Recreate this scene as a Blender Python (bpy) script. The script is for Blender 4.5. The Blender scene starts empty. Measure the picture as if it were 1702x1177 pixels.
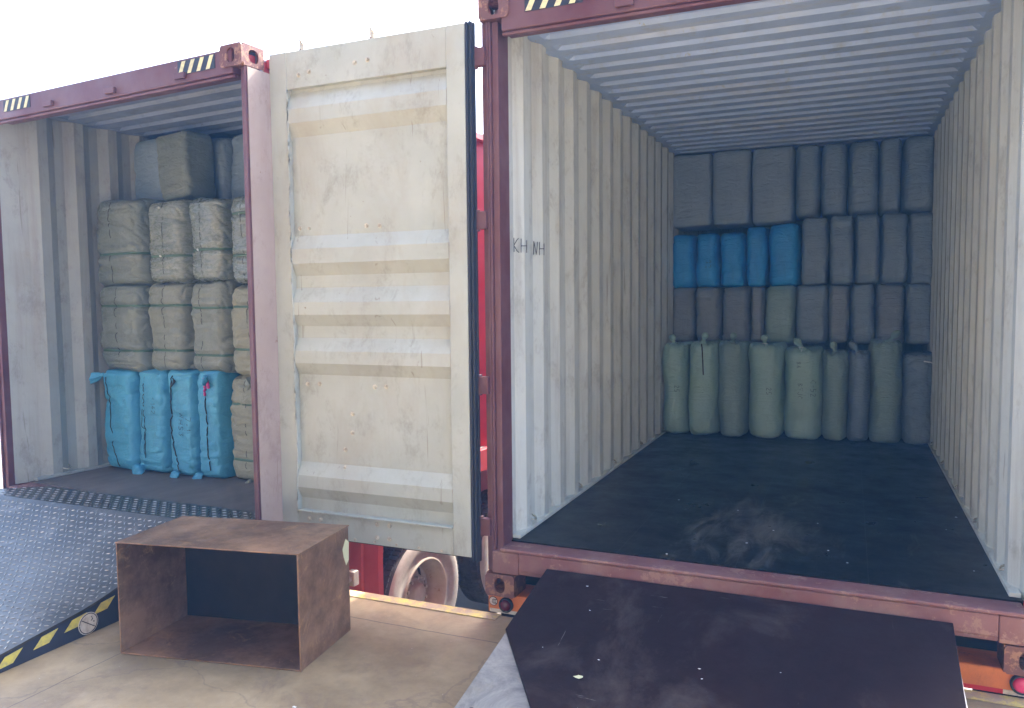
import bpy, bmesh, math, random
from mathutils import Vector, Matrix, noise
from math import sin, cos, pi, radians

sc = bpy.context.scene
COL = sc.collection
# ------------------------------------------------------------------ camera
CP = Vector((1.655, -3.72, 1.284)); PITCH, YAW, ROLL = -0.067, 0.406, -0.010
f = Vector((-sin(YAW)*cos(PITCH), cos(YAW)*cos(PITCH), sin(PITCH)))
r0 = Vector((cos(YAW), sin(YAW), 0)); u0 = r0.cross(f)
r = r0*cos(ROLL)+u0*sin(ROLL); u = -r0*sin(ROLL)+u0*cos(ROLL)
cam = bpy.data.objects.new('camera', bpy.data.cameras.new('camera'))
COL.objects.link(cam)
M = Matrix((r, u, -f)).transposed().to_4x4(); M.translation = CP
cam.matrix_world = M
cam.data.sensor_width = 36; cam.data.lens = 36*1305.8/1702
cam.data.clip_start = .05; cam.data.clip_end = 3000
sc.camera = cam
# ------------------------------------------------------------------ world, sun, exposure
SUN_EL, SUN_AZ = radians(47), radians(16)      # azimuth from +Y towards +X: behind the containers
w = bpy.data.worlds.new('World'); sc.world = w; w.use_nodes = True
nt = w.node_tree; nt.nodes.clear()
sky = nt.nodes.new('ShaderNodeTexSky'); sky.sky_type = 'NISHITA'; sky.sun_disc = False
sky.sun_elevation = SUN_EL; sky.sun_rotation = SUN_AZ
sky.air_density = 1.0; sky.dust_density = 4.5; sky.ozone_density = 1.0
bg = nt.nodes.new('ShaderNodeBackground'); bg.inputs[1].default_value = .15
out = nt.nodes.new('ShaderNodeOutputWorld')
nt.links.new(sky.outputs[0], bg.inputs[0]); nt.links.new(bg.outputs[0], out.inputs[0])
sl = bpy.data.lights.new('sun', 'SUN'); sl.energy = 2.0; sl.angle = radians(.6); sl.color = (1, .95, .87)
so = bpy.data.objects.new('sun', sl); COL.objects.link(so)
sd = Vector((sin(SUN_AZ)*cos(SUN_EL), cos(SUN_AZ)*cos(SUN_EL), sin(SUN_EL)))
so.rotation_euler = sd.to_track_quat('Z', 'Y').to_euler(); so.location = sd*30
sc.view_settings.view_transform = 'Standard'; sc.view_settings.look = 'None'
sc.view_settings.exposure = 3.0; sc.view_settings.gamma = 1
try:
    sc.cycles.volume_bounces = 1; sc.cycles.max_bounces = 10; sc.cycles.diffuse_bounces = 6
except Exception: pass

# ------------------------------------------------------------------ materials
def lerp(a, b, t): return tuple(a[i]+(b[i]-a[i])*t for i in range(3))
class N:
    """small node builder"""
    def __init__(s, name):
        s.m = bpy.data.materials.new(name); s.m.use_nodes = True
        s.t = s.m.node_tree; s.b = s.t.nodes['Principled BSDF']
        s.tc = s.n('ShaderNodeTexCoord'); s.o = s.tc.outputs['Object']
    def n(s, k): return s.t.nodes.new(k)
    def l(s, a, b): s.t.links.new(a, b)
    def mapping(s, scale=(1,1,1), loc=(0,0,0), rot=(0,0,0), src=None):
        m = s.n('ShaderNodeMapping'); m.inputs['Scale'].default_value = scale
        m.inputs['Location'].default_value = loc; m.inputs['Rotation'].default_value = rot
        s.l(src or s.o, m.inputs[0]); return m.outputs[0]
    def noise(s, scale, detail=4, rough=.6, stretch=(1,1,1), loc=(0,0,0), dist=0):
        t = s.n('ShaderNodeTexNoise'); t.inputs['Scale'].default_value = scale
        t.inputs['Detail'].default_value = detail; t.inputs['Roughness'].default_value = rough
        t.inputs['Distortion'].default_value = dist
        s.l(s.mapping(stretch, loc), t.inputs['Vector']); return t.outputs['Fac']
    def ramp(s, src, a, b, ca=0, cb=1):
        m = s.n('ShaderNodeMapRange'); m.inputs[1].default_value = a; m.inputs[2].default_value = b
        m.inputs[3].default_value = ca; m.inputs[4].default_value = cb
        s.l(src, m.inputs[0]); return m.outputs[0]
    def math(s, op, a, b=0):
        m = s.n('ShaderNodeMath'); m.operation = op
        for i, v in enumerate((a, b)):
            if isinstance(v, (int, float)): m.inputs[i].default_value = v
            else: s.l(v, m.inputs[i])
        return m.outputs[0]
    def mix(s, fac, a, b):
        m = s.n('ShaderNodeMix'); m.data_type = 'RGBA'
        if isinstance(fac, (int, float)): m.inputs[0].default_value = fac
        else: s.l(fac, m.inputs[0])
        for i, v in ((6, a), (7, b)):
            if isinstance(v, tuple): m.inputs[i].default_value = (*v[:3], 1)
            else: s.l(v, m.inputs[i])
        return m.outputs[2]
    def xyz(s):
        x = s.n('ShaderNodeSeparateXYZ'); s.l(s.o, x.inputs[0]); return x.outputs
    def bump(s, src, strength=.3, dist=.01):
        b = s.n('ShaderNodeBump'); b.inputs['Strength'].default_value = strength
        b.inputs['Distance'].default_value = dist; s.l(src, b.inputs['Height'])
        prev = s.b.inputs['Normal'].links
        if prev: s.l(prev[0].from_socket, b.inputs['Normal'])
        s.l(b.outputs[0], s.b.inputs['Normal'])
    def done(s, col=None, rough=.6, metal=0, spec=.5):
        if col is not None:
            if isinstance(col, tuple): s.b.inputs['Base Color'].default_value = (*col[:3], 1)
            else: s.l(col, s.b.inputs['Base Color'])
        for k, v in (('Roughness', rough), ('Metallic', metal), ('Specular IOR Level', spec)):
            if isinstance(v, (int, float)): s.b.inputs[k].default_value = v
            else: s.l(v, s.b.inputs[k])
        return s.m

def paint(name, col, wear, rough=.5, chip=.66, streak=(1,1,1), grime=None, chip_scale=9):
    m = N(name)
    big = m.ramp(m.noise(1.7, 4, .65), .3, .7)
    c = m.mix(big, lerp(col, (0,0,0), .12), lerp(col, (1,1,1), .06))
    if grime:
        st = m.ramp(m.noise(3.0, 6, .7, streak, dist=.4), .50, .72)
        c = m.mix(m.math('MULTIPLY', st, .62), c, grime)
        sm = m.ramp(m.noise(5, 9, .8, (1.2,1.2,.7), (3,1,7), dist=.25), .53, .70)
        c = m.mix(m.math('MULTIPLY', sm, .6), c, lerp(grime, (0,0,0), .35))
        sr = m.ramp(m.noise(10, 3, .6, (2.2,2.2,.12), (9,4,2), dist=.6), .68, .715)
        c = m.mix(m.math('MULTIPLY', sr, .6), c, lerp(grime, (0,0,0), .3))
    ch = m.ramp(m.noise(chip_scale, 7, .78, (1,1,1), (5,2,1)), chip, chip+.03)
    c = m.mix(ch, c, wear)
    m.bump(m.noise(6, 5, .6), .18, .02)
    m.bump(ch, .25, .002)
    return m.done(c, m.ramp(m.noise(4, 3), .3, .7, rough-.1, rough+.15))

MAROON = paint('maroon_paint', (.115,.028,.036), (.24,.13,.11), .45, .66)
RED = paint('red_paint', (.48,.04,.045), (.4,.12,.09), .45, .72)
SILLM = paint('worn_sill_paint', (.17,.050,.050), (.27,.15,.12), .5, .56, (1,1,1), (.27,.17,.14), 6)
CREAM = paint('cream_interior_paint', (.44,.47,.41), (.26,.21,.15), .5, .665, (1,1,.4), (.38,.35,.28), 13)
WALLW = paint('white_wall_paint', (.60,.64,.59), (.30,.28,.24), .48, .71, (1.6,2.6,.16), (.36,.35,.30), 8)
ROOF_GLARE = paint('glare_tinted_roof_paint', (.42,.57,.88), (.45,.44,.42), .5, .80, (.2,1,1), (.55,.56,.55), 6)  # off-white roof with the blue glare on the ceiling mixed into its colour
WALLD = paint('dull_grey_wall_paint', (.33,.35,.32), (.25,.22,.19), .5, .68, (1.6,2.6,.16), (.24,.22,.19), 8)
ROOF_SHADE = paint('shade_tinted_roof_paint', (.20,.26,.40), (.2,.2,.2), .5, .80, (.2,1,1), (.2,.22,.25), 6)  # blue glare and bluish ceiling shadow are put into this roof colour
ORANGE = paint('orange_paint', (.75,.20,.035), (.22,.09,.05), .4, .62, (1,1,1), (.40,.13,.05), 10)
RUSTY = paint('rusty_casting', (.15,.045,.035), (.30,.15,.09), .65, .52, (1,1,1), (.10,.05,.035), 14)
PALE_PINK = paint('pale_pink_paint', (.40,.31,.265), (.25,.15,.12), .5, .62, (1,1,.15), (.36,.24,.21), 7)  # paler and pinker than the maroon of the posts
m = N('black_rubber'); RUBBER = m.done(m.mix(m.noise(8), (.012,.016,.028), (.03,.034,.045)), .55)
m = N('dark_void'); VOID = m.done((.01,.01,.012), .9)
m = N('bolt_steel'); BOLT = m.done(m.mix(m.ramp(m.noise(40,2),.4,.6), (.62,.58,.46), (.42,.38,.30)), .45, .4)

def floor_mat():
    m = N('container_plywood_floor')
    c = m.mix(m.ramp(m.noise(2.2,6,.7,(1,.4,1)),.35,.7), (.003,.004,.006), (.010,.010,.012))
    x, y, z = m.xyz()
    def near(v, a, wd): return m.math('MAXIMUM', m.math('SUBTRACT', 1, m.math('DIVIDE', m.math('ABSOLUTE', m.math('SUBTRACT', v, a)), wd)), 0)
    zone = m.math('MULTIPLY', near(x,1.15,.55), near(y,.75,.95))
    sc0 = m.ramp(m.math('ADD', m.noise(4, 8, .75, (1.6,.5,1), dist=1.0), m.math('MULTIPLY', zone, .28)), .60, .80)
    c = m.mix(m.math('MULTIPLY', sc0, .75), c, (.13,.115,.095))
    sc1 = m.ramp(m.noise(7, 8, .8, (2.6,.16,1), (3,0,0), dist=.3), .665, .70)
    c = m.mix(m.math('MULTIPLY', sc1, .5), c, (.30,.28,.24))
    for a, wd in ((.585,.0016),(1.17,.0016),(1.755,.0016)):
        c = m.mix(m.math('MULTIPLY', m.math('LESS_THAN', m.math('ABSOLUTE', m.math('SUBTRACT', x, a)), wd), .8), c, (.05,.05,.05))
    for a in (1.28,2.5,3.7):
        c = m.mix(m.math('MULTIPLY', m.math('LESS_THAN', m.math('ABSOLUTE', m.math('SUBTRACT', y, a)), .003), .8), c, (.07,.07,.07))
    m.bump(m.noise(5, 4, .6), .06, .02); m.bump(m.noise(20, 5, .7, (1,.2,1)), .10, .01)
    return m.done(c, m.ramp(m.noise(3,5,.7),.3,.7,.24,.48), 0, .16)
FLOORM = floor_mat()
m = N('worn_plywood_floor')
c = m.mix(m.ramp(m.noise(2.2,6,.7,(1,.4,1)),.35,.7), (.10,.08,.068), (.19,.155,.13))
m.bump(m.noise(20,5,.7,(1,.2,1)), .2, .01)
FLOORL = m.done(c, .6, 0, .35)

def ply_mat():
    m = N('film_faced_plywood')
    c = m.mix(m.ramp(m.noise(2.0,6,.7),.35,.7), (.012,.004,.005), (.022,.010,.010))
    d = m.ramp(m.noise(1.6, 8, .72, (1.2,1,1), (1.4,2.7,0), dist=.5), .52, .72)
    c = m.mix(m.math('MULTIPLY', d, .32), c, (.15,.12,.10))
    s2 = m.ramp(m.noise(9, 9, .85, (1,1,1), (4,4,0), dist=1.5), .66, .72)
    c = m.mix(m.math('MULTIPLY', s2, .5), c, (.24,.22,.20))
    for sd, st in ((1,(9,.5,1)),(2,(.6,8,1))):
        q = m.ramp(m.noise(5, 4, .7, st, (sd*3,sd,0), dist=.4), .70, .72); c = m.mix(m.math('MULTIPLY', q, .35), c, (.26,.23,.20))
    m.bump(m.noise(14,6,.7), .12, .006)
    return m.done(c, m.ramp(m.noise(3,6,.75),.3,.7,.36,.62), 0, .15)
PLY = ply_mat()

def concrete():
    m = N('dock_concrete')
    c = m.mix(m.ramp(m.noise(1.3,7,.7),.40,.62), (.225,.165,.090), (.37,.28,.16))
    st = m.ramp(m.noise(3.2,8,.75,(1,1,1),(2,5,0),dist=.8), .52,.72)
    c = m.mix(m.math('MULTIPLY',st,.75), c, (.17,.12,.08))
    lt = m.ramp(m.noise(2.3,7,.7,(1,1,1),(9,1,0)), .56,.75)
    c = m.mix(m.math('MULTIPLY',lt,.5), c, (.42,.34,.235))
    x, y, z = m.xyz()
    wob = m.math('MULTIPLY', m.math('SUBTRACT', m.noise(5,3), .5), .02)
    def line(coord, at, wd):
        d = m.math('ABSOLUTE', m.math('ADD', m.math('SUBTRACT', coord, at), wob))
        return m.math('LESS_THAN', d, wd)
    c = m.mix(m.math('MULTIPLY', line(y,-.325,.004), .75), c, (.09,.065,.05))
    c = m.mix(m.math('MULTIPLY', line(x,-1.53,.003), .75), c, (.09,.065,.05))
    vo = m.n('ShaderNodeTexVoronoi'); vo.feature='DISTANCE_TO_EDGE'; vo.inputs['Scale'].default_value=.55
    nz = m.n('ShaderNodeTexNoise'); nz.inputs['Scale'].default_value=3; nz.inputs['Detail'].default_value=6
    ad = m.n('ShaderNodeVectorMath'); ad.operation='ADD'; sc_=m.n('ShaderNodeVectorMath'); sc_.operation='SCALE'; sc_.inputs['Scale'].default_value=.35
    m.l(m.o, nz.inputs['Vector']); m.l(nz.outputs['Color'], sc_.inputs[0]); m.l(m.o, ad.inputs[0]); m.l(sc_.outputs[0], ad.inputs[1]); m.l(ad.outputs[0], vo.inputs['Vector'])
    cr = m.math('MULTIPLY', m.math('LESS_THAN', vo.outputs['Distance'], .0025), .28)
    c = m.mix(cr, c, (.10,.075,.06))
    sp = m.ramp(m.noise(70,2,.5), .77,.79); c = m.mix(m.math('MULTIPLY',sp,.6), c, (.6,.56,.5))
    m.bump(m.noise(30,6,.7), .15, .004)
    return m.done(c, m.ramp(m.noise(2.5,6,.7),.3,.7,.38,.62), 0, .5)
CONC = concrete()
m = N('road_asphalt')
c = m.mix(m.noise(3,8,.7), (.16,.14,.125), (.26,.23,.20)); m.bump(m.noise(60,4), .3,.005)
ROAD = m.done(c, .85)
m = N('worn_yellow_paint')
k = m.math('MULTIPLY', m.ramp(m.noise(9,7,.78,(1,1,1),(2,2,0)), .46,.60), .85)
YEL = m.done(m.mix(k, (.40,.30,.20), (.70,.58,.12)), .55)

def steel_rust():
    m = N('brown_oxidised_steel')
    c = m.mix(m.ramp(m.noise(3.0,6,.7),.38,.62), (.15,.085,.05), (.36,.21,.12))
    g = m.ramp(m.noise(6,8,.8,(1,1,1),(3,3,3),dist=1.2), .56,.68)
    c = m.mix(m.math('MULTIPLY',g,.6), c, (.55,.32,.14))
    d = m.ramp(m.noise(4.5,7,.7,(1,1,1),(8,3,2)), .58,.72)
    c = m.mix(m.math('MULTIPLY',d,.6), c, (.07,.05,.045))
    gr = m.ramp(m.noise(5,7,.75,(1,1,1),(1,7,4),dist=.6),.64,.72); c = m.mix(m.math('MULTIPLY',gr,.45), c, (.17,.21,.17))
    m.bump(m.noise(25,7,.8), .15, .004)
    return m.done(c, m.ramp(m.noise(5,6,.75),.3,.7,.28,.55), .35, .5)
BOXM = steel_rust()
m = N('shade_black_steel'); SHADE_BLACK = m.done(m.mix(m.ramp(m.noise(4,6,.7),.3,.7), (.004,.004,.006), (.018,.014,.013)), .6, 0, .3)  # near-black: the box's inner shade is put into the back panel colour
def diamond():
    m = N('checker_plate_steel')
    c = m.mix(m.ramp(m.noise(2.0,7,.7),.3,.7), (.045,.041,.036), (.12,.11,.095))
    g = m.ramp(m.noise(5,8,.8,(1,1,1),(3,3,3),dist=.7), .52,.68)
    c = m.mix(m.math('MULTIPLY',g,.45), c, (.30,.26,.23))
    return m.done(c, m.ramp(m.noise(8,7,.75),.3,.7,.30,.50), .7, .5)
DIAM = diamond()
m = N('bright_lug_steel'); LUG = m.done((.36,.34,.31), .28, .9)
m = N('scuffed_bare_steel')
c = m.mix(m.ramp(m.noise(5,8,.75,dist=.8),.35,.7), (.22,.225,.23), (.50,.49,.46))
g = m.ramp(m.noise(3,6,.7,(1,1,1),(3,3,3)),.55,.72); c = m.mix(m.math('MULTIPLY',g,.6), c, (.42,.37,.27))
m.bump(m.noise(40,5,.8), .1,.003)
BARE = m.done(c, m.ramp(m.noise(7,7,.8),.3,.7,.25,.5), .7)

def fabric(name, col, col2, rough=.5, crease=.5, spec=.4, fine=1.0):
    m = N(name)
    oi = m.n('ShaderNodeObjectInfo')
    big = m.ramp(m.noise(2.5,4,.6), .3,.7)
    c = m.mix(big, col, col2)
    st = m.ramp(m.noise(6,6,.7,(1,1,.3),dist=.5), .55,.75)
    c = m.mix(m.math('MULTIPLY',st,.35), c, lerp(col,(0,0,0),.4))
    c = m.mix(m.math('MULTIPLY', oi.outputs['Random'], .08), c, lerp(col2,(.3,.27,.2),.35))
    n1 = m.noise(7,5,.62,(1,1,2.2),dist=1.6); m.bump(n1, crease, .03)
    n2 = m.noise(24,4,.6,(1,1,2.0),dist=1.0); m.bump(n2, crease*.6, .008)
    wv = m.n('ShaderNodeTexWave'); wv.inputs['Scale'].default_value=70; wv.bands_direction='Z'; m.l(m.o, wv.inputs[0])
    m.bump(wv.outputs['Fac'], .08*fine, .001)
    return m.done(c, m.ramp(n2,.3,.7,rough-.08,rough+.12), 0, spec)
F_BLUE = fabric('blue_woven_sack', (.055,.27,.44), (.085,.36,.55), .38, .5)
F_BEIGE = fabric('beige_woven_wrap', (.175,.20,.165), (.24,.26,.215), .42, .55)
F_GREY = fabric('grey_woven_wrap', (.135,.165,.145), (.20,.23,.20), .40, .55)
F_FILM = fabric('grey_green_film_wrap', (.13,.16,.14), (.215,.245,.21), .26, .35, .7)
F_YEL = fabric('yellowish_woven_wrap', (.29,.29,.205), (.22,.23,.175), .45, .6)
F_GREEN = fabric('pale_green_sack', (.33,.50,.44), (.42,.60,.53), .36, .45, .5)
F_OLIVE = fabric('olive_grey_sack', (.24,.35,.32), (.31,.42,.38), .42, .5)
F_PINK = fabric('brownish_pink_sack', (.20,.24,.27), (.26,.29,.31), .4, .5)
F_DIM = fabric('slate_grey_sack', (.19,.26,.32), (.25,.32,.38), .4, .5)
F_SKY = fabric('bright_blue_sack', (.02,.27,.72), (.04,.38,.85), .34, .5)
F_PALE = fabric('pale_grey_bale', (.22,.29,.35), (.28,.35,.41), .5, .4)
m = N('green_strap'); STRAP = m.done((.07,.14,.095), .4)
m = N('black_cord'); CORD = m.done((.012,.014,.02), .6)
m = N('pink_tape'); PINKT = m.done((.55,.04,.22), .4)
m = N('white_tag'); TAG = m.done(m.mix(m.noise(30), (.62,.62,.58), (.8,.8,.76)), .5)
m = N('marker_ink'); INK = m.done((.02,.022,.03), .6)
m = N('hazard_yellow'); HY = m.done(m.mix(m.ramp(m.noise(30,5,.7),.45,.65), (.62,.52,.10), (.40,.34,.12)), .45)
m = N('hazard_black'); HB = m.done(m.mix(m.noise(9,5), (.010,.014,.03), (.03,.034,.05)), .5)
m = N('pale_yellow_marking'); PY = m.done(m.mix(m.ramp(m.noise(25,4),.45,.6), (.75,.70,.38), (.6,.55,.33)), .5)
m = N('sticker_white'); SW = m.done(m.mix(m.ramp(m.noise(35,6,.7),.45,.7), (.66,.61,.52), (.42,.36,.29)), .5)
m = N('lamp_red'); LRED = m.done((.10,.008,.025), .15)
m = N('lamp_pink'); LPNK = m.done((.75,.05,.16), .2)
m = N('reflective_red'); RRED = m.done((.55,.02,.03), .35)
m = N('tyre_rubber')
c = m.mix(m.ramp(m.noise(5,6,.7),.35,.7), (.035,.033,.033), (.10,.09,.08)); m.bump(m.noise(30,4),.2,.004)
TYRE = m.done(c, .8)
m = N('dusty_sidewall')
c = m.mix(m.ramp(m.noise(4,6,.7),.35,.7), (.28,.25,.22), (.46,.42,.37)); m.bump(m.noise(30,4),.2,.004)
SIDEW = m.done(c, .85)
m = N('dusty_rim')
c = m.mix(m.ramp(m.noise(5,6,.7),.35,.7), (.36,.30,.24), (.50,.43,.35))
c = m.mix(m.ramp(m.noise(14,6,.8),.62,.68), c, (.22,.10,.05))
RIM = m.done(c, .6, .1)

# ------------------------------------------------------------------ mesh helpers
def obj(name, bm, mat, parent=None, smooth=False, bevel=0, mw=None, recalc=True):
    if recalc: bmesh.ops.recalc_face_normals(bm, faces=bm.faces[:])
    me = bpy.data.meshes.new(name); bm.to_mesh(me); bm.free()
    for q in (mat if isinstance(mat, (list, tuple)) else [mat]): me.materials.append(q)
    if smooth:
        for p_ in me.polygons: p_.use_smooth = True
    o = bpy.data.objects.new(name, me); COL.objects.link(o)
    if parent: o.parent = parent
    if mw is not None: o.matrix_world = mw
    if bevel:
        b = o.modifiers.new('bevel', 'BEVEL'); b.width = bevel; b.segments = 2; b.limit_method = 'ANGLE'; b.angle_limit = .6
    return o
def B(): return bmesh.new()
def box(bm, a, b, mi=0, rot=None, c=None):
    x0,y0,z0 = a; x1,y1,z1 = b
    vs = [bm.verts.new(p) for p in ((x0,y0,z0),(x1,y0,z0),(x1,y1,z0),(x0,y1,z0),(x0,y0,z1),(x1,y0,z1),(x1,y1,z1),(x0,y1,z1))]
    for q in ((3,2,1,0),(4,5,6,7),(0,1,5,4),(1,2,6,5),(2,3,7,6),(3,0,4,7)):
        bm.faces.new([vs[i] for i in q]).material_index = mi
    if rot is not None:
        cc = Vector(c) if c is not None else Vector(((x0+x1)/2,(y0+y1)/2,(z0+z1)/2))
        for v in vs: v.co = cc + rot @ (v.co-cc)
    return vs
def prism(bm, pts, d, mi=0):
    """polygon pts (3d list) extruded by vector d"""
    d = Vector(d); a = [bm.verts.new(p) for p in pts]; b = [bm.verts.new(Vector(p)+d) for p in pts]
    n = len(a); fs = [bm.faces.new(a[::-1]), bm.faces.new(b)]
    for i in range(n): fs.append(bm.faces.new((a[i],a[(i+1)%n],b[(i+1)%n],b[i])))
    for q in fs: q.material_index = mi
def cyl(bm, c, ax, r_, h, n=16, mi=0, r2=None):
    c = Vector(c); ax = Vector(ax).normalized(); q = ax.to_track_quat('Z','Y'); r2 = r_ if r2 is None else r2
    a = [bm.verts.new(c + q@Vector((r_*cos(2*pi*i/n), r_*sin(2*pi*i/n), 0))) for i in range(n)]
    b = [bm.verts.new(c + ax*h + q@Vector((r2*cos(2*pi*i/n), r2*sin(2*pi*i/n), 0))) for i in range(n)]
    fs = [bm.faces.new(a[::-1]), bm.faces.new(b)]
    for i in range(n): fs.append(bm.faces.new((a[i],a[(i+1)%n],b[(i+1)%n],b[i])))
    for x in fs: x.material_index = mi
def tube(bm, pts, r_, n=6, mi=0, taper=None):
    pts = [Vector(p) for p in pts]; rings = []
    for i, p in enumerate(pts):
        t = (pts[min(i+1,len(pts)-1)]-pts[max(i-1,0)])
        if t.length < 1e-9: t = Vector((0,0,1))
        q = t.normalized().to_track_quat('Z','Y'); rr = r_ if taper is None else r_*taper[i]
        rings.append([bm.verts.new(p+q@Vector((rr*cos(2*pi*k/n), rr*sin(2*pi*k/n),0))) for k in range(n)])
    for a, b in zip(rings, rings[1:]):
        for k in range(n): bm.faces.new((a[k],a[(k+1)%n],b[(k+1)%n],b[k])).material_index = mi
    bm.faces.new(rings[0][::-1]).material_index = mi; bm.faces.new(rings[-1]).material_index = mi
def lathe(bm, c, ax, prof, n=48, mi=0):
    """prof list of (radius, along)"""
    c = Vector(c); ax = Vector(ax).normalized(); q = ax.to_track_quat('Z','Y'); rings = []
    for rr, h in prof:
        rings.append([bm.verts.new(c+ax*h+q@Vector((rr*cos(2*pi*i/n), rr*sin(2*pi*i/n),0))) for i in range(n)])
    for a, b in zip(rings, rings[1:]):
        for i in range(n): bm.faces.new((a[i],a[(i+1)%n],b[(i+1)%n],b[i])).material_index = mi
    return rings
def tag(o, label=None, cat=None, group=None, kind=None):
    if label: o['label'] = label
    if cat: o['category'] = cat
    if group: o['group'] = group
    if kind: o['kind'] = kind
    return o
def empty(name, loc=(0,0,0), rz=0, label=None, cat=None, group=None):
    o = bpy.data.objects.new(name, None); COL.objects.link(o); o.location = loc; o.rotation_euler = (0,0,rz)
    o.empty_display_size = .2
    return tag(o, label, cat, group)

# ------------------------------------------------------------------ stroke writing
GL = {'K':[[(0,0),(0,1)],[(.65,1),(0,.45),(.7,0)]], 'H':[[(0,0),(.02,1)],[(0,.48),(.6,.5)],[(.6,0),(.62,.9)]],
 'N':[[(0,0),(.1,1),(.55,.05),(.65,1)]], 'W':[[(0,1),(.2,0),(.4,.7),(.6,0),(.8,1)]], 'S':[[(.6,.9),(.3,1),(.05,.8),(.3,.5),(.6,.25),(.3,0),(0,.1)]],
 '3':[[(0,.95),(.5,.95),(.25,.55),(.55,.3),(.3,0),(0,.1)]], '7':[[(0,1),(.6,1),(.2,0)]], '1':[[(.2,.8),(.35,1),(.35,0)]], '-':[[(.1,.5),(.5,.5)]],
 '5':[[(.6,1),(.1,1),(.05,.55),(.5,.5),(.5,.1),(0,0)]], '2':[[(0,.8),(.3,1),(.55,.75),(0,0),(.6,0)]], '8':[[(.3,.5),(.05,.75),(.3,1),(.55,.75),(.3,.5),(0,.2),(.3,0),(.6,.2),(.3,.5)]],
 'C':[[(.6,.85),(.3,1),(0,.5),(.3,0),(.6,.15)]], 'B':[[(0,0),(0,1),(.5,.8),(0,.5),(.55,.25),(0,0)]], 'F':[[(0,0),(0,1),(.6,1)],[(0,.5),(.45,.5)]],
 '6':[[(.5,1),(.1,.5),(.1,.1),(.5,.1),(.45,.5),(.1,.45)]], '4':[[(.4,0),(.4,1),(0,.35),(.6,.35)]], '+':[[(0,.5),(.6,.5)],[(.3,.1),(.3,.9)]], 'J':[[(.5,1),(.5,.2),(.25,0),(0,.2)]]}
def strokes(text, place, size, rad, gap=.32):
    """place(a,b) -> 3d point for text-plane coordinates a (along), b (up)"""
    bm = B(); x = 0
    for ch in text:
        if ch == ' ': x += size*.6; continue
        g = GL[ch]
        for s in g:
            P = []
            for (a, b), (c_, d) in zip(s, s[1:]):
                for k in range(4): P.append((a+(c_-a)*k/4, b+(d-b)*k/4))
            P.append(s[-1])
            tube(bm, [place(x+a*size, b*size) for a, b in P], rad, 5)
        x += size*(max(a for s in g for a, b in s)+gap)
    return bm

# ------------------------------------------------------------------ ground, road, dock
GZ, RZ = -.38, -1.5
bm = B(); v = [bm.verts.new(p) for p in ((-400,-400,RZ),(400,-400,RZ),(400,400,RZ),(-400,400,RZ))]; bm.faces.new(v)
tag(obj('road', bm, ROAD), kind='structure')
bm = B(); box(bm, (-14,-9,RZ+.004), (12,.0,GZ))
tag(obj('dock_floor', bm, CONC, bevel=.012), kind='structure')
bm = B(); box(bm, (-1.36,-.085,GZ+.002), (-.02,-.004,GZ+.005)); box(bm, (1.95,-.085,GZ+.002), (3.4,-.004,GZ+.005))
tag(obj('edge_line', bm, YEL), kind='structure')


# unseen dock roof and back wall behind the viewpoint, added to block sky light
m = N('warehouse_cladding'); CLAD = m.done(m.mix(m.noise(2,5,.7), (.30,.27,.23), (.42,.38,.33)), .7)
bm = B(); box(bm, (-14,-9,6.6), (12,-4.2,6.75)); box(bm, (-14,-4.2,6.4), (12,-4.05,6.9))
wh = empty('unseen_warehouse', (0,-9,RZ), 0, 'unseen roof and back wall added to shade the loading dock', 'building')
q = obj('sky_block_canopy', bm, CLAD, wh); q.matrix_parent_inverse = Matrix.Translation(-wh.location)
bm = B(); box(bm, (-14,-9.3,RZ), (12,-9.004,6.75)); q = obj('sky_block_wall', bm, CLAD, wh); q.matrix_parent_inverse = Matrix.Translation(-wh.location)

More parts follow.
